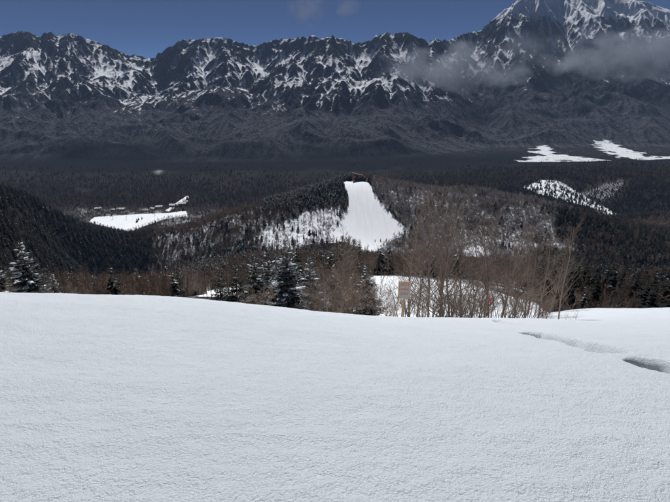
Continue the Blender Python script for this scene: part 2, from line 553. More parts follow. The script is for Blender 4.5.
up_ = np.clip(1 - np.abs(tw), 0, 1)
prof = np.where(tw >= 0, 0.50 * up_ ** 1.25 + 0.50 * up_ ** 2.6, np.clip(1 - 2.2 * (-tw), 0, 1))
H = BASE + (Zr - BASE) * prof
rel = (Zr - BASE)
# buttresses running down towards the valley
wx = MX + 240 * fbm(MX / 800, MY / 800, 3, 65)
wy = MY + 240 * fbm(MX / 800 + 9, MY / 800, 3, 66)
but = ridged(wx / 900, wy / 1900, 3, 67) - 0.62
env = np.clip(up_, 0, 1) * np.clip(1 - up_, 0, 1) * 4
H = H + rel * 0.30 * but * env ** 0.8 * (t > -0.05) * sstep(0.02, 0.22, up_)
H = H + rel * 0.035 * fbm(wx / 300, wy / 420, 4, 68) * sstep(0.03, 0.3, up_) * sstep(1.0, 0.9, up_)
# low forested foothills standing in front
H = H + 95 * np.clip(ridged(wx / 1100, wy / 800, 3, 70) - 0.62, 0, 1) * 2.0 * sstep(0.0, 0.08, up_) * sstep(0.42, 0.16, up_)

def slopes(Hh):
    hs = np.gradient(Hh, sm, axis=1)
    hy = np.gradient(Hh, ym, axis=0)
    gx = hs / YY
    return gx, hy - SS * gx

def blur(a, n):
    for _ in range(n):
        a = (a + np.roll(a, 1, 0) + np.roll(a, -1, 0)) / 3
        a = (a + np.roll(a, 1, 1) + np.roll(a, -1, 1)) / 3
    return a

def gullies(Hh, wl, seed, nb):
    """stripes that run down the fall line, as water cuts them"""
    gx, gy = slopes(Hh)
    gx, gy = blur(gx, nb), blur(gy, nb)
    g = np.hypot(gx, gy) + 1e-6
    sx, sy = -gy / g, gx / g
    qx, qy = MX / wl, MY / wl
    ix, iy = np.floor(qx), np.floor(qy)
    num = np.zeros_like(qx); numb = np.zeros_like(qx); den = np.zeros_like(qx)
    for dx in (-1, 0, 1):
        for dy in (-1, 0, 1):
            h = _hash(ix + dx, iy + dy, seed)
            jx = ix + dx + (h & 1023) / 1024.0
            jy = iy + dy + ((h >> 10) & 1023) / 1024.0
            ex, ey = qx - jx, qy - jy
            w = np.exp(-2.2 * (ex * ex + ey * ey))
            ph = 2 * math.pi * (ex * sx + ey * sy) * 1.25
            num += w * np.cos(ph); numb += w * np.sin(ph); den += w
    mag = np.sqrt(num * num + numb * numb) + 1e-6
    c = num / np.maximum(mag, 0.35 * den)
    return c, g

rockiness = sstep(0.22, 0.55, up_)
GUL = np.zeros_like(H); FINE = np.zeros_like(H)
for wl, amp, nb, seed in ((560, 44, 16, 81), (250, 18, 14, 82), (115, 12, 9, 83), (54, 6.5, 5, 84)):
    c, g = gullies(H, wl, seed, nb)
    k = amp * np.clip(g * 1.5, 0, 1) * (0.35 + 0.65 * rockiness) * sstep(0.03, 0.16, up_) * (t > -0.12)
    c2 = 1 - 2 * np.abs((1 - c) / 2) ** 0.75        # sharp crests, broad gullies
    H = H + k * c2 * np.where(np.abs(t) < 0.03, 0.35, 1.0)
    GUL = GUL + c2 * (amp / 74.0)
    if wl < 300:
        FINE = FINE + c2 * {250: 0.16, 115: 0.42, 54: 0.42}[wl]
H = H + 6.0 * fbm(MX / 28, MY / 28, 3, 91) * rockiness
jag = sstep(0.05, 0.0, np.abs(t))
H = H + jag * (ridged(MX / 70, MY / 200, 3, 92) - 0.6) * 55 * sstep(0.24, 0.16, SS)
flatn = 2.0 * fbm(MX / 300, MY / 300, 2, 9)
fl = sstep(0.03, 0.0, up_)
H = H * (1 - fl) + (BASE + flatn) * fl
gx, gy = slopes(H)
SL = np.hypot(gx, gy)
alt = (H - BASE)
a_ = alt / np.maximum(rel, 1)
GULn = np.clip(GUL, -1, 1)
SNW = 0.19 + 0.36 * sstep(0.16, 0.62, a_) - 0.16 * GULn * sstep(0.12, 0.35, a_) - 0.38 * FINE * sstep(0.10, 0.3, a_) * (1 - 0.7 * sstep(950, 1150, alt)) - 0.12 * sstep(0.72, 0.95, a_) * sstep(900, 800, alt)
SNW = SNW - 0.26 * sstep(0.6, 1.3, SL) * sstep(1150, 950, alt) + 0.30 * fbm(MX / 420, MY / 420, 4, 93)
SNW = SNW + 1.0 * sstep(860, 1080, alt)
FOR = sstep(0.50, 0.24, a_ + 0.10 * fbm(MX / 240, MY / 240, 3, 94)) * sstep(1.3, 0.9, SL)
SNW = SNW - 0.12 * FOR
for pts in ([(596, 143), (606, 141), (640, 152), (645, 156), (700, 156), (700, 163), (640, 160), (615, 156), (600, 149)],
            [(516, 163), (530, 157), (546, 153), (560, 154), (590, 158), (618, 161), (600, 163), (560, 160), (545, 166), (520, 168)],
            [(530, 152), (536, 146), (546, 146), (560, 154), (548, 155), (538, 154)]):
    poly = flat_poly(pts, -445)
    SNW = np.maximum(SNW, 0.66 * sstep(-30, 22, poly_dist(MX, MY, poly) + 95 * fbm(MX / 80, MY / 60, 3, 96)))
SKIRT = sstep(3050, 2480, MY + 420 * fbm(MX / 700, MY / 700, 4, 98))
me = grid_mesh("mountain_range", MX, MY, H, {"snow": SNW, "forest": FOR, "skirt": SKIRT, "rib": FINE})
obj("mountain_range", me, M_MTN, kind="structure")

# ------------------------------------------------------------------ mesh builder for trees and things
class MB:
    def __init__(self):
        self.v = []; self.f = []; self.m = []
    def tube(self, path, radii, sides=5, mat=0, cap=False):
        path = [Vector(p) for p in path]
        rings = []
        for i, p in enumerate(path):
            d = (path[min(i + 1, len(path) - 1)] - path[max(i - 1, 0)])
            d = d.normalized() if d.length > 1e-9 else Vector((0, 0, 1))
            a = d.cross(Vector((0.31, 0.95, 0.05)))
            if a.length < 0.1:
                a = d.cross(Vector((1, 0, 0)))
            a.normalize(); b = d.cross(a)
            k = len(self.v)
            for j in range(sides):
                th = 2 * math.pi * j / sides
                self.v.append(p + (a * math.cos(th) + b * math.sin(th)) * radii[i])
            rings.append(k)
        for k0, k1 in zip(rings[:-1], rings[1:]):
            for j in range(sides):
                j2 = (j + 1) % sides
                self.f.append((k0 + j, k0 + j2, k1 + j2, k1 + j)); self.m.append(mat)
        if cap:
            self.f.append(tuple(rings[0] + j for j in range(sides))[::-1]); self.m.append(mat)
            self.f.append(tuple(rings[-1] + j for j in range(sides))); self.m.append(mat)
    def face(self, pts, mat=0):
        k = len(self.v)
        self.v.extend(Vector(p) for p in pts)
        self.f.append(tuple(range(k, k + len(pts)))); self.m.append(mat)
    def box(self, x0, x1, y0, y1, z0, z1, mat=0):
        k = len(self.v)
        self.v.extend(Vector(p) for p in [(x0, y0, z0), (x1, y0, z0), (x1, y1, z0), (x0, y1, z0), (x0, y0, z1), (x1, y0, z1), (x1, y1, z1), (x0, y1, z1)])
        for f in ((0, 3, 2, 1), (4, 5, 6, 7), (0, 1, 5, 4), (1, 2, 6, 5), (2, 3, 7, 6), (3, 0, 4, 7)):
            self.f.append(tuple(k + i for i in f)); self.m.append(mat)
    def mesh(self, name, mats, smooth=False):
        me = bpy.data.meshes.new(name)
        me.from_pydata([tuple(p) for p in self.v], [], self.f)
        for m in mats:
            me.materials.append(m)
        me.polygons.foreach_set("material_index", np.array(self.m, np.int32))
        if smooth:
            me.polygons.foreach_set("use_smooth", np.ones(len(self.f), bool))
        me.update()
        return me

def rv(r, s):
    return Vector((r.uniform(-s, s), r.uniform(-s, s), r.uniform(-s, s)))

def grow(mb, r, p, d, length, rad, segs, sides, upw, wander, mat=0):
    """a limb that bends; returns its points and radii"""
    pts, rr = [Vector(p)], [rad]
    d = d.normalized()
    for i in range(segs):
        d = (d + Vector((0, 0, upw)) + rv(r, wander)).normalized()
        pts.append(pts[-1] + d * (length / segs))
        rr.append(max(rad * (1 - (i + 1) / segs * 0.85), 0.0))
    mb.tube(pts, rr, sides, mat)
    return pts, rr

def at(pts, t):
    k = t * (len(pts) - 1); i = min(int(k), len(pts) - 2)
    return pts[i].lerp(pts[i + 1], k - i), (pts[i + 1] - pts[i]).normalized()

def side_dir(r, d, ang):
    a = d.cross(rv(r, 1)).normalized()
    return (d * math.cos(ang) + a * math.sin(ang)).normalized()

def bare_tree(seed, h, detail=2, lean=0.06, fork=True, twig=0.008):
    """leafless broadleaf: trunk builder, crown builder"""
    r = random.Random(seed)
    tr, cr = MB(), MB()
    base_r = h * (0.0125, 0.011, 0.0095)[detail]
    sides = (4, 6, 7)[detail]
    pts, rr = grow(tr, r, (0, 0, -0.4), Vector((r.uniform(-lean, lean), r.uniform(-lean, lean), 1)), h * 0.97 + 0.4, base_r, (4, 7, 10)[detail], sides, 0.02, 0.06)
    nb = (15, 20, 22)[detail] + r.randint(-3, 4)
    for i in range(nb):
        t = 0.20 + 0.78 * (i + r.random()) / nb
        p, d = at(pts, t)
        a = R(r.uniform(34, 62)) * (1.1 - 0.45 * t)
        L = h * (0.42 * (1 - t) + 0.13) * r.uniform(0.65, 1.15)
        b1, _ = grow(cr, r, p, side_dir(r, d, a), L, base_r * (0.45 * (1 - t) + 0.12), (2, 4, 5)[detail], (3, 4, 4)[detail], 0.10, 0.16)
        for j in range((4, 6, 6)[detail]):
            t2 = 0.25 + 0.75 * (j + r.random()) / (4, 6, 6)[detail]
            p2, d2 = at(b1, min(t2, 0.99))
            L2 = L * 0.42 * (1.15 - 0.6 * t2) * r.uniform(0.6, 1.3)
            b2, _ = grow(cr, r, p2, side_dir(r, d2, R(r.uniform(25, 55))), L2, max(base_r * 0.11, twig * (3.0, 1.3, 1.1)[detail]), (1, 2, 3)[detail], 3, 0.10, 0.16)
            for k in range((4, 5, 5)[detail]):
                p3, d3 = at(b2, r.uniform(0.25, 0.98))
                grow(cr, r, p3, side_dir(r, d3, R(r.uniform(20, 50))), L2 * r.uniform(0.35, 0.75), twig * (2.2, 0.9, 0.75)[detail], 1 if detail < 2 else 2, 3, 0.12, 0.15)
    return tr, cr

def bare_shrub(seed, h, twig=0.006):
    r = random.Random(seed)
    st, cr = MB(), MB()
    for s in range(r.randint(6, 9)):
        a = r.uniform(0, 2 * math.pi); sp = r.uniform(0.08, 0.42)
        pts, _ = grow(st, r, (0.1 * math.cos(a), 0.1 * math.sin(a), -0.3), Vector((math.cos(a) * sp, math.sin(a) * sp, 1)), h * r.uniform(0.7, 1.05) + 0.3, h * 0.0085, 6, 4, 0.05, 0.13)
        for i in range(9):
            p, d = at(pts, r.uniform(0.22, 0.97))
            L = h * r.uniform(0.14, 0.34)
            b1, _ = grow(cr, r, p, side_dir(r, d, R(r.uniform(25, 55))), L, h * 0.0032, 3, 3, 0.06, 0.2)
            for k in range(6):
                p2, d2 = at(b1, r.uniform(0.2, 0.98))
                grow(cr, r, p2, side_dir(r, d2, R(r.uniform(22, 55))), L * r.uniform(0.25, 0.6), twig, 1, 3, 0.1, 0.15)
    return st, cr

def conifer_near(seed, h, frost=0.3, snow=0.35, width=0.30):
    """spruce: trunk, needled boughs, lumps of snow lying on the boughs"""
    r = random.Random(seed)
    tr, cr, sn = MB(), MB(), MB()
    tr.tube([(0, 0, -0.4), (0.01 * h, 0, h * 0.5), (0, 0.004 * h, h)], [h * 0.016, h * 0.010, h * 0.002], 7)
    tiers = int(15 + h * 1.2)
    for i in range(tiers):
        t = (i + r.random() * 0.7) / tiers
        z = h * (0.06 + 0.93 * t)
        L0 = h * width * (1 - t) ** 0.85 + 0.10
        nb = r.randint(6, 8) if t < 0.8 else 5
        a0 = r.uniform(0, 6.28)
        for b in range(nb):
            a = a0 + 2 * math.pi * b / nb + r.uniform(-0.3, 0.3)
            L = L0 * r.uniform(0.55, 1.18)
            droop = r.uniform(0.10, 0.42) * (1 - 0.8 * t) - 0.25 * t
            out = Vector((math.cos(a), math.sin(a), 0)); side = Vector((-math.sin(a), math.cos(a), 0))
            segs = 4
            pts = []
            for s in range(segs + 1):
                q = s / segs
                pts.append(Vector((0, 0, z)) + out * L * q + Vector((0, 0, -L * droop * q * (1.2 - 0.5 * q * q) + 0.10 * L * q * q)))
            cr.tube(pts, [h * 0.003 * (1 - 0.8 * s / segs) for s in range(segs + 1)], 3, 2)
            nt_ = max(4, int(L / 0.13))
            for k in range(nt_):
                q = 0.12 + 0.88 * (k + r.random()) / nt_
                p, d = at(pts, min(q, 0.99))
                for sg in (-1, 1):
                    tl = (0.10 + 0.30 * L * (1 - 0.65 * q)) * r.uniform(0.7, 1.2)
                    dd = (d * 0.75 + side * sg * 0.85 + Vector((0, 0, r.uniform(-0.40, 0.10)))).normalized()
                    wv = dd.cross(Vector((0, 0, 1))).normalized() * tl * 0.22
                    e = p + dd * tl
                    mt = 1 if r.random() < frost else 0
                    cr.face([p - wv * 0.3, p + dd * tl * 0.5 - wv + Vector((0, 0, -0.02)), e, p + dd * tl * 0.5 + wv + Vector((0, 0, -0.02))], mt)
                    if r.random() < 0.55:      # hanging twigs give the bough depth
                        hp = p + dd * tl * r.uniform(0.2, 0.8)
                        cr.face([hp + wv * 0.5, hp - wv * 0.5, hp + Vector((0, 0, -tl * 0.55)) + rv(r, 0.03)], mt)
            if r.random() < snow and t < 0.97:
                q0, q1 = r.uniform(0.25, 0.5), r.uniform(0.7, 1.0)
                wd = (0.05 + 0.13 * L) * r.uniform(0.6, 1.2)
                ring = []
                for s in range(4):
                    p, d = at(pts, min(q0 + (q1 - q0) * s / 3, 0.99))
                    k = (0.5, 1.0, 0.9, 0.3)[s]
                    ring.append([p + side * wd * k + Vector((0, 0, 0.01)), p + side * wd * k * 0.5 + Vector((0, 0, 0.045 + 0.25 * wd * k)),
                                 p - side * wd * k * 0.5 + Vector((0, 0, 0.045 + 0.25 * wd * k)), p - side * wd * k + Vector((0, 0, 0.01))])
                for s in range(3):
                    for j in range(3):
                        sn.face([ring[s][j], ring[s][j + 1], ring[s + 1][j + 1], ring[s + 1][j]], 0)
    return tr, cr, sn

def conifer_far(seed, h, frost, dark, snow=0.12):
    r = random.Random(seed)
    mb = MB()
    mb.tube([(0, 0, -1), (0, 0, h * 0.98)], [h * 0.017, h * 0.003], 4, 2)
    tiers = 11
    wd = r.uniform(0.20, 0.27)
    for i in range(tiers):
        t = (i + 0.5 * r.random()) / tiers
        z = h * (0.10 + 0.88 * t)
        L0 = h * wd * (1 - t) ** 0.8 + 0.25
        a0 = r.uniform(0, 6.28); nb = 8 if t < 0.6 else 6
        for b in range(nb):
            a = a0 + 2 * math.pi * b / nb + r.uniform(-0.25, 0.25)
            L = L0 * r.uniform(0.6, 1.2)
            out = Vector((math.cos(a), math.sin(a), 0)); side = Vector((-math.sin(a), math.cos(a), 0))
            p0 = Vector((0, 0, z)); dr = L * r.uniform(0.25, 0.6) * (1 - 0.5 * t)
            e = p0 + out * L - Vector((0, 0, dr))
            w = L * r.uniform(0.26, 0.42)
            mid = p0 + out * L * 0.6 - Vector((0, 0, dr * 0.35))
            u = r.random()
            mt = 3 if u < snow else (1 if u < snow + frost else 0)
            mb.face([p0, mid + side * w - Vector((0, 0, 0.12 * L)), e, mid - side * w - Vector((0, 0, 0.12 * L))], mt)
            mb.face([mid + side * w * 0.7, e - Vector((0, 0, 0.30 * L)), mid - side * w * 0.7 - Vector((0, 0, 0.25 * L))], 0)
    return mb.mesh("conifer_tree", [M_NEEDLE_DK if dark else M_NEEDLE, M_FROST, M_BARK, M_TSNOW])

def bare_far(seed, h, rime=False):
    tr, cr = bare_tree(seed, h, 0, twig=0.052)
    k = len(tr.v)
    tr.v += cr.v; tr.f += [tuple(i + k for i in f) for f in cr.f]; tr.m += [1] * len(cr.f)
    return tr.mesh("bare_tree", [M_BARK, M_RIME if rime else M_TWIG])

P_CON = [conifer_far(300 + i, 12.0, 0.14, False, 0.10) for i in range(5)]
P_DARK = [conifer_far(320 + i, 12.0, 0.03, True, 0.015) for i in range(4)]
P_BARE = [bare_far(340 + i, 11.0) for i in range(6)]
P_MID = []
for i in range(4):
    tr, cr = bare_tree(380 + i, 11.0, 1, twig=0.020)
    k = len(tr.v)
    tr.v += cr.v; tr.f += [tuple(j + k for j in f) for f in cr.f]; tr.m += [1] * len(cr.f)
    P_MID.append(tr.mesh("bare_tree", [M_BARK, M_TWIG]))
P_RIME = [bare_far(360 + i, 10.0, True) for i in range(4)]

# ------------------------------------------------------------------ where the hillside trees stand
def jitter(y0, y1, cell, smax=0.86):
    xs = np.arange(-smax * y1, smax * y1, cell); ys = np.arange(y0, y1, cell)
    gx_, gy_ = np.meshgrid(xs, ys)
    gx_ = gx_ + rng.uniform(-0.48, 0.48, gx_.shape) * cell
    gy_ = gy_ + rng.uniform(-0.48, 0.48, gy_.shape) * cell
    k = np.abs(gx_) < smax * gy_
    return gx_[k], gy_[k]
parts = [jitter(58, 330, 4.3), jitter(330, 700, 5.0), jitter(700, 1250, 5.6), jitter(1250, 1950, 7.0), jitter(1950, 2510, 8.5)]
TX = np.concatenate([p[0] for p in parts]); TY = np.concatenate([p[1] for p in parts])
cl = clean_snow(TX, TY); ow = open_wood(TX, TY)
TZ = land_h(TX, TY)
TU, TV = to_px(TX, TY, TZ)
rnd = rng.random(len(TX))
keep = ((cl < 0.35) | ((cl < 0.62) & (TY > 1150) & (TX > 120))) & (rnd > 0.45 * ow)
for pl in (PATCH_A,):
    keep &= ~((poly_dist(TX, TY, pl) > 6) & (rnd < 0.5))
keep &= rng.random(len(TX)) > 0.10 + 0.35 * sstep(0.0, 0.5, fbm(TX / 45, TY / 45, 2, 141))
keep &= ~((TU > 365) & (TU < 566) & (TY < 98))
keep &= ~((TY < 75) & (TU > 40) & (TU < 566))
gapd = poly_dist(TX, TY, GAP)
keep &= ~((TU > 185) & (TU < 262) & (TY < 100))
# chance of a conifer by stand
con = np.full(len(TX), 0.10)
def stand(mask, p):
    con[mask] = p
stand((TX < -60) & (TY > 850) & (TY < 1250), 0.13)
stand((TU > 262) & (TU < 352) & (TV < 212) & (TY > 960) & (TY < 1250), 0.95)
stand((ow > 0.4) & (TY > 700) & (TY < 1250) & (TU < 360), 0.10)
stand((TU > 175) & (TU < 265) & (TY > 300) & (TY < 900), 0.45)
stand((TU > 225) & (TU < 372) & (TY < 700), 0.28)
stand((TU > 360) & (TU < 545) & (TY > 250) & (TY < 1250), 0.05)
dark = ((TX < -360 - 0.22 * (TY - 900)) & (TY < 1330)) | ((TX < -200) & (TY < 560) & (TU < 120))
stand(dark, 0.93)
TUz = TU + 55 * fbm(TX / 55, TY / 55, 3, 161)
rdark = (TUz > 556) & (TY < 1000)
stand(rdark, 0.62)
far_r = (TY > 1120) & (TX > 120)
stand(far_r, 0.85)
stand(TY > 1650, 0.45)
grp = fbm(TX / 60, TY / 60, 2, 151)
is_con = rng.random(len(TX)) < np.clip(con + np.where(con > 0.3, 0.35, 0.14) * grp, 0, 1)
TH = np.where(is_con, rng.uniform(8.5, 15.5, len(TX)), rng.uniform(7.0, 12.5, len(TX)))
TH *= np.where(ow > 0.4, 0.75, 1.0)
TH *= np.where((TY > 800) & (TY < 1250), 1.3, 1.0)
TH *= np.where((TY < 200), 0.8, 1.0)
keep &= ~hidden_by_land(TX, TY, TZ + TH, 6.0)
keep &= rng.random(len(TX)) > 0.98 * sstep(1800, 2380, TY + 300 * fbm(TX / 260, TY / 200, 3, 171))
TX, TY, TZ, TU, TV, TH, is_con = [a[keep] for a in (TX, TY, TZ, TU, TV, TH, is_con)]
dark, rdark, far_r, ow, TUz = [a[keep] for a in (dark, rdark, far_r, ow, TUz)]
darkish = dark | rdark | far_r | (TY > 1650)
rime = (~is_con) & (((TU > 372) & (TUz < 565) & (TY > 560) & (TY < 1250)) | ((TU < 350) & (TY > 700) & (ow > 0.3))) & (rng.random(len(TX)) < 0.75)
size_px = TH / TY * ((TU > -20) & (TU < 690)) * np.where(hidden_by_land(TX, TY, TZ + TH * 0.55, 0), 0.25, 1.0)
ROT = rng.uniform(0, 6.283, len(TX)); WID = rng.uniform(0.85, 1.2, len(TX))
TU2, TV2 = to_px(TX, TY, TZ + TH)

def tree_label(i):
    y, u = TY[i], TU[i]
    c = is_con[i]
    k = "conifer" if c else "leafless tree"
    if dark[i]:
        return (f"near-black {'conifer' if c else 'leafless tree'} on the shaded gully side facing the wooded hill", "shaded gully woods")
    if rdark[i]:
        return (f"dark {'conifer' if c else 'leafless tree'} in the deep wood below the furrowed snow slope", "deep wood below the slope")
    if far_r[i]:
        return (f"dark {'conifer' if c else 'leafless tree'} on the low wooded ridge with broken snow patches", "patchy snow ridge woods")
    if y > 1400:
        return (f"dark {'conifer' if c else 'leafless tree'} on the valley floor around the small ski field", "valley floor woods")
    if y > 700:
        if c:
            return ("dark green conifer standing beside the long groomed piste on the hill", "conifers by the groomed piste")
        return ("rimed grey leafless tree beside the long groomed piste", "rimed trees by the groomed piste") if rime[i] else \
               ("brown leafless tree on the flank of the hill with the groomed piste", "brown trees on the piste hill")
    w = "dark green conifer" if c else "brown leafless tree"
    if u < 190:
        return (f"{w} in the dip between the lone spruce and the snowy gap", w + "s towards the gully")
    if u < 372:
        return (f"{w} in the dip behind the rim clump of spruces", w + "s behind the spruce clump")
    return (f"{w} beyond the snow shelf behind the notice board", w + "s beyond the snow shelf")

order = np.argsort(-size_px)
n_ind = {True: 0, False: 0}
single = np.zeros(len(TX), bool)
for i in order:
    c = bool(is_con[i])
    if n_ind[c] >= 250:
        if n_ind[not c] >= 250:
            break
        continue
    n_ind[c] += 1
    single[i] = True

def pick(i):
    if is_con[i]:
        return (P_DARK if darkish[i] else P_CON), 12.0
    return (P_RIME, 10.0) if rime[i] else (P_MID if TY[i] < 260 else P_BARE, 11.0)
for i in np.nonzero(single)[0]:
    pr, h0 = pick(i)
    o = bpy.data.objects.new("conifer_tree" if is_con[i] else "bare_tree", pr[i % len(pr)])
    COL.objects.link(o)
    s = TH[i] / h0
    o.location = (TX[i], TY[i], TZ[i]); o.rotation_euler = (0, 0, ROT[i]); o.scale = (s * WID[i], s * WID[i], s)
    lb, gp = tree_label(i)
    o["label"] = lb; o["category"] = "tree"; o["group"] = gp

def scatter(name, sel, protos, h0):
    """a wood too many-stemmed to count: points carrying tree copies"""
    pc = bpy.data.collections.new(name + "_kinds")
    for k, p in enumerate(protos):
        pc.objects.link(bpy.data.objects.new(f"kind_{name}_{k}", p))
    idx = np.nonzero(sel)[0]
    me = bpy.data.meshes.new(name)
    me.vertices.add(len(idx))
    me.vertices.foreach_set("co", np.stack([TX[idx], TY[idx], TZ[idx]], -1).astype(np.float32).ravel())
    a = me.attributes.new("turn", 'FLOAT_VECTOR', 'POINT')
    a.data.foreach_set("vector", np.stack([ROT[idx] * 0, ROT[idx] * 0, ROT[idx]], -1).astype(np.float32).ravel())
    s = TH[idx] / h0
    a = me.attributes.new("size", 'FLOAT_VECTOR', 'POINT')
    a.data.foreach_set("vector", np.stack([s * WID[idx], s * WID[idx], s], -1).astype(np.float32).ravel())
    a = me.attributes.new("which", 'INT', 'POINT')
    a.data.foreach_set("value", (idx % len(protos)).astype(np.int32))
    o = bpy.data.objects.new(name, me); COL.objects.link(o)
    o["kind"] = "stuff"
    ng = bpy.data.node_groups.new(name, 'GeometryNodeTree')
    ng.interface.new_socket("Geometry", in_out='INPUT', socket_type='NodeSocketGeometry')
    ng.interface.new_socket("Geometry", in_out='OUTPUT', socket_type='NodeSocketGeometry')
    gi, go = ng.nodes.new("NodeGroupInput"), ng.nodes.new("NodeGroupOutput")
    ci = ng.nodes.new("GeometryNodeCollectionInfo")
    ci.inputs["Collection"].default_value = pc
    ci.inputs["Separate Children"].default_value = True
    ip = ng.nodes.new("GeometryNodeInstanceOnPoints")
    ip.inputs["Pick Instance"].default_value = True
    def na(nm, ty):
        n = ng.nodes.new("GeometryNodeInputNamedAttribute"); n.data_type = ty
        n.inputs[0].default_value = nm
        return n.outputs[0]
    L = ng.links.new
    L(gi.outputs[0], ip.inputs["Points"]); L(ci.outputs[0], ip.inputs["Instance"])
    L(na("which", 'INT'), ip.inputs["Instance Index"])
    L(na("turn", 'FLOAT_VECTOR'), ip.inputs["Rotation"])
    L(na("size", 'FLOAT_VECTOR'), ip.inputs["Scale"])
    L(ip.outputs[0], go.inputs[0])
    md = o.modifiers.new("scatter", 'NODES'); md.node_group = ng
    return o
rest = ~single
print("trees", len(TX), "rest", rest.sum())
scatter("conifer_wood", rest & is_con & ~darkish, P_CON, 12.0)["label"] = "green conifers massed over the piste hill"
scatter("dark_conifer_wood", rest & is_con & darkish, P_DARK, 12.0)["label"] = "conifers with vignette-darkened needles massed on the shaded slopes and valley floor"
scatter("near_leafless_wood", rest & ~is_con & ~rime & (TY < 260), P_MID, 11.0)["label"] = "brown leafless woods just below the snow crest"
scatter("leafless_wood", rest & ~is_con & ~rime & (TY >= 260), P_BARE, 11.0)["label"] = "brown leafless woods massed over the hills"
scatter("rimed_wood", rest & rime, P_RIME, 10.0)["label"] = "grey rimed woods massed beside the piste"

# ------------------------------------------------------------------ trees at the rim of the snow slope
def lz(x, y):
    return float(land_h(np.array([x]), np.array([y]))[0])
def root(name, x, y, label, cat, group=None, rz=0.0, dz=0.0):
    o = bpy.data.objects.new(name, None); COL.objects.link(o)
    o.empty_display_size = 0.3
    o.location = (x, y, lz(x, y) + dz); o.rotation_euler = (0, 0, rz)
    o["label"] = label; o["category"] = cat
    if group:
        o["group"] = group
    return o
def part(name, me, parent):
    o = bpy.data.objects.new(name, me); COL.objects.link(o); o.parent = parent
    return o

NB = []
for k in range(7):
    tr, cr = bare_tree(500 + k, 8.0, 2, twig=0.0075)
    NB.append((tr.mesh("trunk", [M_RIMBARK], True), cr.mesh("crown", [M_RIMTWIG])))
tr, cr = bare_tree(523, 5.0, 2, lean=0.01, twig=0.006)
NBIRCH = (tr.mesh("trunk", [M_BIRCH], True), cr.mesh("crown", [M_TWIG]))
NS = []
for k in range(5):
    st_, cr = bare_shrub(540 + k, 3.0, 0.0075)
    NS.append((st_.mesh("stems", [M_BARK], True), cr.mesh("twigs", [M_TWIG])))
NC = []
for k, (fr, sn_, wd) in enumerate([(0.50, 0.30, 0.30), (0.12, 0.22, 0.30), (0.18, 0.60, 0.34), (0.08, 0.12, 0.27)]):
    tr, cr, sn = conifer_near(560 + k, 8.0, fr, sn_, wd)
    NC.append((tr.mesh("trunk", [M_BARK], True), cr.mesh("crown", [M_NEEDLE, M_FROST, M_BARK]), sn.mesh("snow_load", [M_TSNOW], True)))

def plant(name, protos, names, u, y, vtop, h0, label, cat="tree", group=None, wide=1.0, seed=0, hmin=1.2):
    x = px(u, 300, 1.0)[0] * y
    z = lz(x, y)
    h = max(tanv(vtop) * y - z, hmin)
    r = random.Random(seed * 31 + int(u * 7))
    o = root(name, x, y, label, cat, group, r.uniform(0, 6.28), -0.05)
    s = h / h0
    o.scale = (s * wide, s * wide, s)
    for nm, me in zip(names, protos):
        p = part(nm, me, o)
        if nm in ("snow_load", "twigs"):
            p["kind"] = "stuff"
    return o

CN = ("trunk", "crown", "snow_load"); BN = ("trunk", "crown"); SN = ("stems", "twigs")
plant("conifer_tree", NC[2], CN, 32, 30, 239, 8.0, "lone spruce with snow-capped boughs at the rim above the dark gully", wide=1.1)
plant("conifer_tree", NC[2], CN, 2, 31, 262, 8.0, "squat snow-capped spruce, its flat boughs reaching out beside the lone spruce", wide=1.5)
plant("conifer_tree", NC[2], CN, 57, 32, 272, 8.0, "small snow-dusted fir at the foot of the lone spruce", wide=1.0)
plant("conifer_tree", NC[0], CN, 287, 33, 237, 8.0, "tall frosted blue-grey spruce, biggest of the rim clump", wide=1.0)
plant("conifer_tree", NC[1], CN, 256, 37, 252, 8.0, "dark green spruce leaning on the tall frosted spruce", wide=1.05)
plant("conifer_tree", NC[3], CN, 238, 40, 262, 8.0, "dark narrow spruce at the open end of the rim clump", wide=1.2)
plant("conifer_tree", NC[0], CN, 310, 36, 255, 8.0, "frosted spruce between the tallest spruce and brown brush", wide=1.0)
plant("conifer_tree", NC[1], CN, 270, 46, 246, 8.0, "dark spruce peering over the rim clump from behind", wide=1.0)
plant("conifer_tree", NC[3], CN, 222, 52, 272, 8.0, "short dark spruce just past the snowy gap", wide=1.3)
plant("conifer_tree", NC[2], CN, 366, 34, 262, 8.0, "spruce heavy with white snow clumps in the brown brush", wide=0.9)
plant("bare_tree", NBIRCH, BN, 562, 19.5, 222, 5.0, "slim pale-barked birch standing alone at the end of the rim trees", wide=0.9)
plant("bare_tree", NB[3], BN, 503, 23, 226, 8.0, "dark leaning leafless tree near the pale birch", wide=0.95)
g = "leafless rim trees"
def rim_label(u, what):
    if u < 424:
        return f"{what} just behind the notice board", "rim plants behind the notice board"
    if u < 478:
        return f"{what} in the row between notice board and red marker flag", "rim plants between board and flag"
    if u < 500:
        return f"{what} right beside the red marker flag", "rim plants beside the red flag"
    return f"{what} between the red marker flag and the pale birch", "rim plants between flag and birch"
k = 0
for u, y, v in [(418, 25, 214), (430, 27, 198), (441, 25, 190), (452, 30, 203), (463, 33, 212), (474, 27, 222), (487, 30, 214), (516, 26, 236), (528, 30, 228), (541, 27, 232),
                (551, 34, 240), (446, 44, 192), (492, 45, 218), (530, 44, 228), (410, 36, 226)]:
    lb, gp = rim_label(u, "thin brown leafless tree")
    plant("bare_tree", NB[k % 7], BN, u, y, v - 3, 8.0, lb, group=gp + ", trees", wide=0.95, seed=k); k += 1
lab_br = "brown leafless tree in the thicket between spruces and sign"
for u, y, v in [(328, 27, 262), (340, 30, 252), (351, 26, 258), (333, 40, 246), (358, 42, 248), (320, 32, 266), (345, 46, 240), (376, 30, 270)]:
    plant("bare_tree", NB[k % 7], BN, u, y, v, 8.0, lab_br, group="brown thicket trees", wide=1.15, seed=k); k += 1
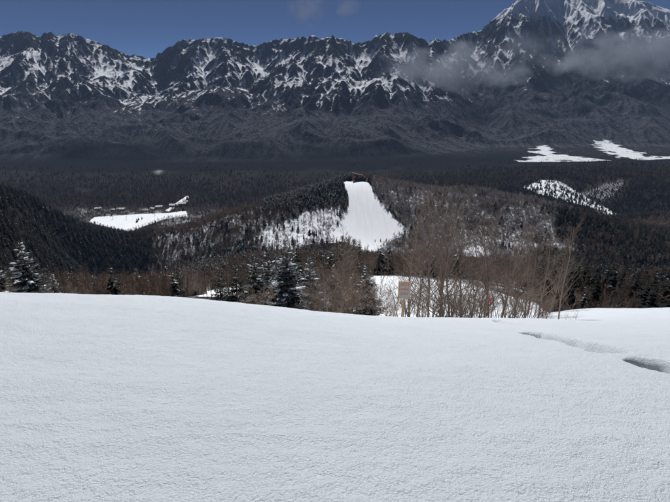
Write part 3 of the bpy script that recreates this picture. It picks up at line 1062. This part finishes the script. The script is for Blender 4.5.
for u, y, v in [(374, 23, 285), (386, 24, 283), (394, 26, 290), (412, 23, 288), (422, 22.5, 280), (434, 23, 286), (446, 22.5, 284), (457, 24, 281), (468, 22.5, 288), (480, 24, 284),
                (494, 22.5, 288), (511, 23, 286), (524, 24, 289), (536, 23.5, 292), (548, 24, 296), (428, 29, 272), (440, 31, 268), (455, 30, 270), (466, 28, 276), (478, 31, 272), (490, 29, 276), (505, 30, 274), (518, 31, 276), (531, 29, 280), (544, 30, 284), (404, 31, 276)]:
    lb, gp = rim_label(u, "low twiggy leafless shrub")
    plant("bare_shrub", NS[k % 5], SN, u, y, v + 2, 3.0, lb, "shrub", gp + ", shrubs", 1.15, k); k += 1
lab_sh2 = "brown leafless shrub in front of the spruce clump and thicket"
for u, y, v in [(318, 24, 285), (330, 23.5, 278), (342, 24, 274), (354, 23, 278), (364, 24, 284), (246, 27, 290), (262, 28, 286)]:
    plant("bare_shrub", NS[k % 5], SN, u, y, v, 3.0, lab_sh2, "shrub", "thicket shrubs", 1.3, k); k += 1
for u, y, v in [(14, 24, 283), (47, 25, 284), (70, 26, 286), (80, 27, 288)]:
    plant("bare_shrub", NS[k % 5], SN, u, y, v, 3.0, "dark twiggy shrub beneath the lone spruce", "shrub", "shrubs under the lone spruce", 1.4, k, 0.5); k += 1

# ------------------------------------------------------------------ things
M_WOOD = mat_plain("raw_yellow_timber", (0.46, 0.27, 0.11), 0.7, 0.3, 9.0, 0.003)
M_FRAME = mat_plain("orange_stained_timber", (0.42, 0.20, 0.08), 0.7, 0.3, 9.0, 0.003)
M_BOARD = mat_plain("weathered_grey_board", (0.44, 0.35, 0.29), 0.6, 0.15, 6.0)
M_RED = mat_plain("faded_red_paint", (0.40, 0.20, 0.18), 0.6, 0.25, 20.0)
M_BLUE = mat_plain("faded_blue_paint", (0.22, 0.25, 0.29), 0.6, 0.25, 20.0)
M_ROOFSNOW = mat_plain("roof_snow", (0.82, 0.84, 0.88), 0.7, 0.04, 0.3)
M_DKSTEEL = mat_plain("dark_steel", (0.03, 0.03, 0.034), 0.95, 0.3, 1.0)
M_BROWNWALL = mat_plain("brown_timber_wall", (0.10, 0.055, 0.03), 0.7, 0.3, 0.8)
M_PALEWALL = mat_plain("pale_render_wall", (0.34, 0.33, 0.32), 0.8, 0.15, 0.3)
M_REDWALL = mat_plain("dull_red_wall", (0.30, 0.09, 0.07), 0.8, 0.2, 0.3)
M_GLASS = mat_plain("dark_window_glass", (0.02, 0.025, 0.03), 0.1, 0.2, 0.5)
M_ORANGE = mat_plain("orange_brown_post", (0.45, 0.19, 0.06), 0.6, 0.2, 1.0)

def boxmesh(name, boxes, mats):
    mb = MB()
    for b in boxes:
        mb.box(*b[:6], b[6] if len(b) > 6 else 0)
    me = mb.mesh(name, mats)
    return me

# notice board
sx, sy = px(403, 317, 1.0)[0] * 19.4, 19.4
sg = root("notice_board", sx, sy, dz=0.10, label= "weathered notice board with red lettering on a yellow timber post", cat="sign", rz=R(-6))
sg.scale = (0.78, 0.80, 0.96)
part("post", boxmesh("post", [(-0.045, 0.045, 0.03, 0.10, -0.6, 1.42)], [M_WOOD]), sg)
bd = part("board", boxmesh("board", [(-0.27, 0.30, 0.0, 0.028, 0.80, 1.56)], [M_BOARD]), sg)
part("frame_side", boxmesh("frame_side", [(-0.325, -0.272, -0.012, 0.045, 0.77, 1.59)], [M_FRAME]), bd)
part("frame_side", boxmesh("frame_side", [(0.302, 0.33, -0.006, 0.04, 0.78, 1.58)], [M_BOARD]), bd)
part("frame_top", boxmesh("frame_top", [(-0.27, 0.30, -0.008, 0.04, 1.562, 1.595)], [M_FRAME]), bd)
rr_ = random.Random(5)
def strokes(z0, z1, n, x0, x1, mat):
    bs = []
    for c in range(n):
        a = x0 + (x1 - x0) * c / n; b = x0 + (x1 - x0) * (c + 0.82) / n
        for q in range(3):
            z = z0 + (z1 - z0) * (q + 0.3 + 0.4 * rr_.random()) / 3
            bs.append((a, b, -0.0045, -0.0005, z, z + 0.022))
        xm = a + (b - a) * rr_.uniform(0.3, 0.7)
        bs.append((xm, xm + 0.02, -0.0060, -0.0030, z0, z1))
    return boxmesh("lettering", bs, [mat])
o = part("lettering", strokes(1.36, 1.52, 4, -0.20, 0.26, M_RED), bd); o["label"] = "faded red characters along the top"; o["kind"] = "stuff"
o = part("lettering", strokes(1.18, 1.27, 6, -0.22, 0.20, M_RED), bd); o["label"] = "thin faded red line of characters"; o["kind"] = "stuff"
o = part("lettering", strokes(0.95, 1.07, 5, -0.20, 0.24, M_BLUE), bd); o["label"] = "faded blue characters along the bottom"; o["kind"] = "stuff"

# red marker on a cane
M_FLAG = mat_plain("bright_red_cloth", (0.45, 0.07, 0.06), 0.7, 0.15, 8.0)
fx, fy = px(487, 302, 1.0)[0] * 20.6, 20.6
fl_ = root("marker_flag", fx, fy, "small red marker flag on a thin cane among the rim shrubs", "flag")
ztop = tanv(298.5) * 20.6 - lz(fx, fy)
mb = MB(); mb.tube([(0, 0, -0.3), (0.02, 0, ztop)], [0.012, 0.009], 6, 0, True)
part("cane", mb.mesh("cane", [M_WOOD]), fl_)
mb = MB()
for i in range(5):
    a, b = i / 5, (i + 1) / 5
    f = lambda q: 0.03 * math.sin(q * 6)
    mb.face([(0.02 + 0.17 * a, f(a), ztop - 0.17 + 0.02 * a), (0.02 + 0.17 * b, f(b), ztop - 0.17 + 0.02 * b), (0.02 + 0.17 * b, f(b), ztop - 0.01 * b), (0.02 + 0.17 * a, f(a), ztop - 0.01 * a)])
    mb.face([(0.02 + 0.17 * a, f(a) + 0.004, ztop - 0.01 * a), (0.02 + 0.17 * b, f(b) + 0.004, ztop - 0.01 * b), (0.02 + 0.17 * b, f(b) + 0.004, ztop - 0.17 + 0.02 * b), (0.02 + 0.17 * a, f(a) + 0.004, ztop - 0.17 + 0.02 * a)])
part("flag_cloth", mb.mesh("flag_cloth", [M_FLAG]), fl_)

# dry stems by the birch
for i, (u, y, h) in enumerate([(567, 20.5, 0.55), (572, 21.5, 0.4), (577, 22, 0.6), (553, 20, 0.5)]):
    x = px(u, 312, 1.0)[0] * y
    mb = MB(); r = random.Random(i)
    for q in range(3):
        pts, _ = grow(mb, r, (0, 0, -0.1), Vector((r.uniform(-0.4, 0.4), r.uniform(-0.3, 0.3), 1)), h * r.uniform(0.7, 1.2), 0.007, 4, 3, 0, 0.2)
        grow(mb, r, pts[2], Vector((r.uniform(-1, 1), r.uniform(-1, 1), 1)), h * 0.4, 0.005, 2, 3, 0, 0.2)
    o = obj("dry_stem", mb.mesh("dry_stem", [M_TWIG]), M_TWIG, label="dry weed stems sticking out of the snow by the pale birch", category="weed", group="weeds by the birch")
    o.location = (x, y, lz(x, y))

# lift hut on the summit of the piste hill
hx, hy = hit(358.5, 181.5, 700)
hy = min(hy + 12, 1075); hx = px(359, 180, 1.0)[0] * hy
hut = root("lift_station", hx, hy, "dark lift station with a sloping roof at the head of the piste", "building", rz=R(4))
hut.scale = (1.0, 1.0, 1.05)
part("wall", boxmesh("wall", [(-10, 2, 0, 9, -2, 6.5), (2, 15, 1, 10, -2, 5.0)], [M_BROWNWALL]), hut)
def roofmesh(x0, x1, y0, y1, za, zb, th, mat):
    mb = MB()
    k = [(x0, y0, za), (x1, y0, zb), (x1, y1, zb), (x0, y1, za), (x0, y0, za + th), (x1, y0, zb + th), (x1, y1, zb + th), (x0, y1, za + th)]
    for f in ((0, 3, 2, 1), (4, 5, 6, 7), (0, 1, 5, 4), (1, 2, 6, 5), (2, 3, 7, 6), (3, 0, 4, 7)):
        mb.face([k[i] for i in f])
    return mb.mesh("roof", [mat])
part("roof", roofmesh(-15, 9, -4, 11, 15.0, 9.5, 1.0, M_DKSTEEL), hut)
part("roof", roofmesh(2, 16, -1, 11, 5.1, 6.2, 0.7, M_DKSTEEL), hut)
for x in (-14, 7):
    part("post", boxmesh("post", [(x, x + 1.2, -2.5, -1.3, -2, 15.0 if x < 0 else 9.6)], [M_ORANGE if x < 0 else M_DKSTEEL]), hut)
part("post", boxmesh("post", [(-12, -10.6, -2.5, -1.3, -2, 9.0)], [M_ORANGE]), hut)
part("bull_wheel", (lambda m: (m.tube([(-6, 3, 8.3), (-6, 3, 9.3)], [3.2, 3.2], 18, 0, True), m.mesh("bull_wheel", [M_DKSTEEL]))[1])(MB()), hut)
for x in (-7, -3, 4, 8, 12):
    part("window", boxmesh("window", [(x, x + 1.8, -0.06 + (1 if x > 2 else 0), 0.05 + (1 if x > 2 else 0), 1.2, 3.2)], [M_GLASS]), hut)

# two young firs left standing on the lower piste
for u, v, h in ((380.5, 241, 6.2), (375, 241, 4.6)):
    x, y = hit(u, v, 600)
    o = bpy.data.objects.new("conifer_tree", P_CON[1]); COL.objects.link(o)
    o.location = (x, y, lz(x, y)); o.scale = (h / 14, h / 14, h / 12)
    o["label"] = "tiny dark fir standing alone out on the lower groomed piste"; o["category"] = "tree"; o["group"] = "firs on the lower piste"

# dark trees and lift pylons on the valley ski field
for u, v, h in ((137, 222, 13), (138.5, 220, 10), (142, 219, 9)):
    x, y = hit(u, v, 1150)
    o = bpy.data.objects.new("conifer_tree", P_DARK[2]); COL.objects.link(o)
    o.location = (x, y, lz(x, y)); o.scale = (h / 11, h / 11, h / 12)
    o["label"] = "dark conifer standing out on the open white valley field"; o["category"] = "tree"; o["group"] = "conifers on the valley field"
for u, v in ((113, 219), (126.5, 219.5), (155, 216)):
    x, y = hit(u, v, 1150)
    p = root("lift_pylon", x, y, "slim steel lift pylon standing on the white valley field", "pylon", "valley lift pylons")
    mb = MB(); mb.tube([(0, 0, -1), (0, 0, 9)], [0.55, 0.35], 8, 0, True); part("mast", mb.mesh("mast", [M_DKSTEEL]), p)
    part("crossarm", boxmesh("crossarm", [(-3, 3, -0.3, 0.3, 8.4, 9.0)], [M_DKSTEEL]), p)
    for s in (-2.8, 2.2):
        part("sheave_bank", boxmesh("sheave_bank", [(s, s + 0.6, -1.4, 1.4, 9.0, 9.5)], [M_ORANGE]), p)

def house(u, v, w, d, h, wall, label, rz=0.0, y=None):
    yy = y or (-447 / tanv(v))
    x = px(u, v, 1.0)[0] * yy
    b = root("lodge_building", x, yy, label, "building", "valley lodges", rz)
    part("wall", boxmesh("wall", [(-w / 2, w / 2, 0, d, -2, h)], [wall]), b)
    mb = MB(); rh = d * 0.32; ov = 0.8
    A = [(-w / 2 - ov, -ov, h), (w / 2 + ov, -ov, h), (w / 2 + ov, d / 2, h + rh), (-w / 2 - ov, d / 2, h + rh), (-w / 2 - ov, d + ov, h), (w / 2 + ov, d + ov, h)]
    for f in ((0, 1, 2, 3), (3, 2, 5, 4), (0, 3, 4), (1, 5, 2), (0, 4, 5, 1)):
        mb.face([A[i] for i in f])
    part("roof", mb.mesh("roof", [M_ROOFSNOW]), b)
    n = max(2, int(w / 4))
    for s in range(max(1, int(h // 3))):
        for i in range(n):
            xx = -w / 2 + (i + 0.5) * w / n
            part("window", boxmesh("window", [(xx - 0.8, xx + 0.8, -0.06, 0.05, 1.0 + 3 * s, 2.4 + 3 * s)], [M_GLASS]), b)
for a in [(98, 210.5, 20, 12, 6, M_PALEWALL, "pale lodge standing alone by the dark gully mouth beyond the valley field", 0.2),
          (113, 211.5, 14, 10, 5, M_BROWNWALL, "small brown lodge at the tree line behind the valley field", -0.1),
          (121, 211, 26, 12, 6, M_PALEWALL, "long pale lodge with snowy roof behind the valley field", 0.05),
          (145, 211.5, 18, 10, 4, M_REDWALL, "dull red lodge at the valley field edge", 0.0),
          (152, 210, 16, 10, 5, M_PALEWALL, "pale lodge next to the dull red one", -0.2),
          (159, 208.5, 22, 12, 6, M_PALEWALL, "pale lodge at the foot of the thin white ski run", 0.15),
          (172, 207, 20, 12, 6, M_PALEWALL, "low pale lodge across the thin white ski run", -0.1),
          (182, 206.5, 26, 14, 9, M_PALEWALL, "tall pale lodge above the tail of the valley field", 0.1),
          (185, 203.5, 18, 12, 6, M_BROWNWALL, "brown lodge behind the tall pale one", 0.0)]:
    house(*a)

# ------------------------------------------------------------------ cloud and air
def cloud(name, u, v, y, wpx, hpx, depth, dens, thr, label, seed, z=None, col=(0.44, 0.48, 0.57), tilt=0.0):
    c = px(u, v, y)
    k = y / FPX * 1.06
    bm = MB()
    n, m = 24, 14
    r_ = random.Random(seed)
    ph = [r_.uniform(0, 6.28) for _ in range(6)]
    for i in range(m + 1):
        th = math.pi * i / m
        for j in range(n):
            a = 2 * math.pi * j / n
            w = 1 + 0.10 * math.sin(3 * a + ph[0]) * math.sin(2 * th + ph[1]) + 0.06 * math.sin(5 * a + ph[2]) * math.sin(3 * th + ph[3])
            bm.v.append(Vector((math.sin(th) * math.cos(a) * w, math.sin(th) * math.sin(a) * w, math.cos(th) * w)))
    for i in range(m):
        for j in range(n):
            bm.f.append(((i + 1) * n + j, (i + 1) * n + (j + 1) % n, i * n + (j + 1) % n, i * n + j)); bm.m.append(0)
    mt = bpy.data.materials.new(name + "_vapour"); mt.use_nodes = True
    nt = mt.node_tree; nt.nodes.clear()
    out = N(nt, "ShaderNodeOutputMaterial")
    pv = N(nt, "ShaderNodeVolumePrincipled")
    pv.inputs["Color"].default_value = (*col, 1)
    pv.inputs["Anisotropy"].default_value = 0.1
    tc = N(nt, "ShaderNodeTexCoord")
    ln = N(nt, "ShaderNodeVectorMath", operation='LENGTH')
    nt.links.new(tc.outputs["Object"], ln.inputs[0])
    mp = N(nt, "ShaderNodeMapping")
    mp.inputs["Location"].default_value = (seed * 3.3, seed * 1.7, 0)
    sxx = wpx * k / 2; szz = hpx * k / 2
    mp.inputs["Scale"].default_value = (sxx / 260.0, depth / 260.0, szz / 200.0)
    nt.links.new(tc.outputs["Object"], mp.inputs["Vector"])
    ns = noise_node(nt, 1.0, 3.0, 0.58, mp.outputs[0], 0.0)
    fall = mth(nt, 'SUBTRACT', 1.0, mth(nt, 'POWER', ln.outputs["Value"], 1.6))
    d = mth(nt, 'ADD', ns, mth(nt, 'MULTIPLY', fall, 0.45))
    d = mth(nt, 'MULTIPLY', mth(nt, 'SUBTRACT', d, thr), dens * 3.0)
    d = mth(nt, 'MULTIPLY', d, mth(nt, 'MULTIPLY', fall, 2.0, True))
    d = mth(nt, 'MAXIMUM', d, 0.0)
    nt.links.new(d, pv.inputs["Density"])
    nt.links.new(pv.outputs[0], out.inputs["Volume"])
    o = obj(name, bm.mesh(name, [mt], True), mt, label=label, category="cloud")
    o.location = c; o.scale = (sxx, depth, szz); o.rotation_euler = (0, tilt, 0)
    return o
cloud("mist_bank", 452, 68, 4150, 190, 62, 330, 0.0105, 0.69, "ragged grey mist bank clinging below the col beside the snowy peak", 1)
cloud("mist_bank", 632, 57, 4700, 200, 64, 380, 0.0110, 0.68, "thick grey mist bank across the face of the snowy peak", 2)
cloud("mist_bank", 530, 48, 4800, 120, 40, 260, 0.0020, 0.72, "thin veil of mist below the snowy peak's shoulder", 3)
cloud("cloud_wisp", 308, 8, 11500, 44, 40, 260, 0.0026, 0.66, "taller faint grey wisp of cloud over the rocky skyline", 4, col=(0.35, 0.36, 0.42))
cloud("cloud_wisp", 347, 6, 11500, 30, 24, 220, 0.0026, 0.66, "smaller faint grey wisp of cloud over the rocky skyline", 5, col=(0.35, 0.36, 0.42))

hz = bpy.data.materials.new("thin_air"); hz.use_nodes = True
nt = hz.node_tree; nt.nodes.clear()
out = N(nt, "ShaderNodeOutputMaterial"); pv = N(nt, "ShaderNodeVolumePrincipled")
pv.inputs["Color"].default_value = (0.45, 0.64, 1.0, 1)
pv.inputs["Density"].default_value = 0.000030
pv.inputs["Anisotropy"].default_value = 0.0
nt.links.new(pv.outputs[0], out.inputs["Volume"])
obj("haze", boxmesh("haze", [(-8600, 8600, -400, 8600, -520, 1130)], [hz]), hz, kind="stuff", label="thin blue air over the valley")
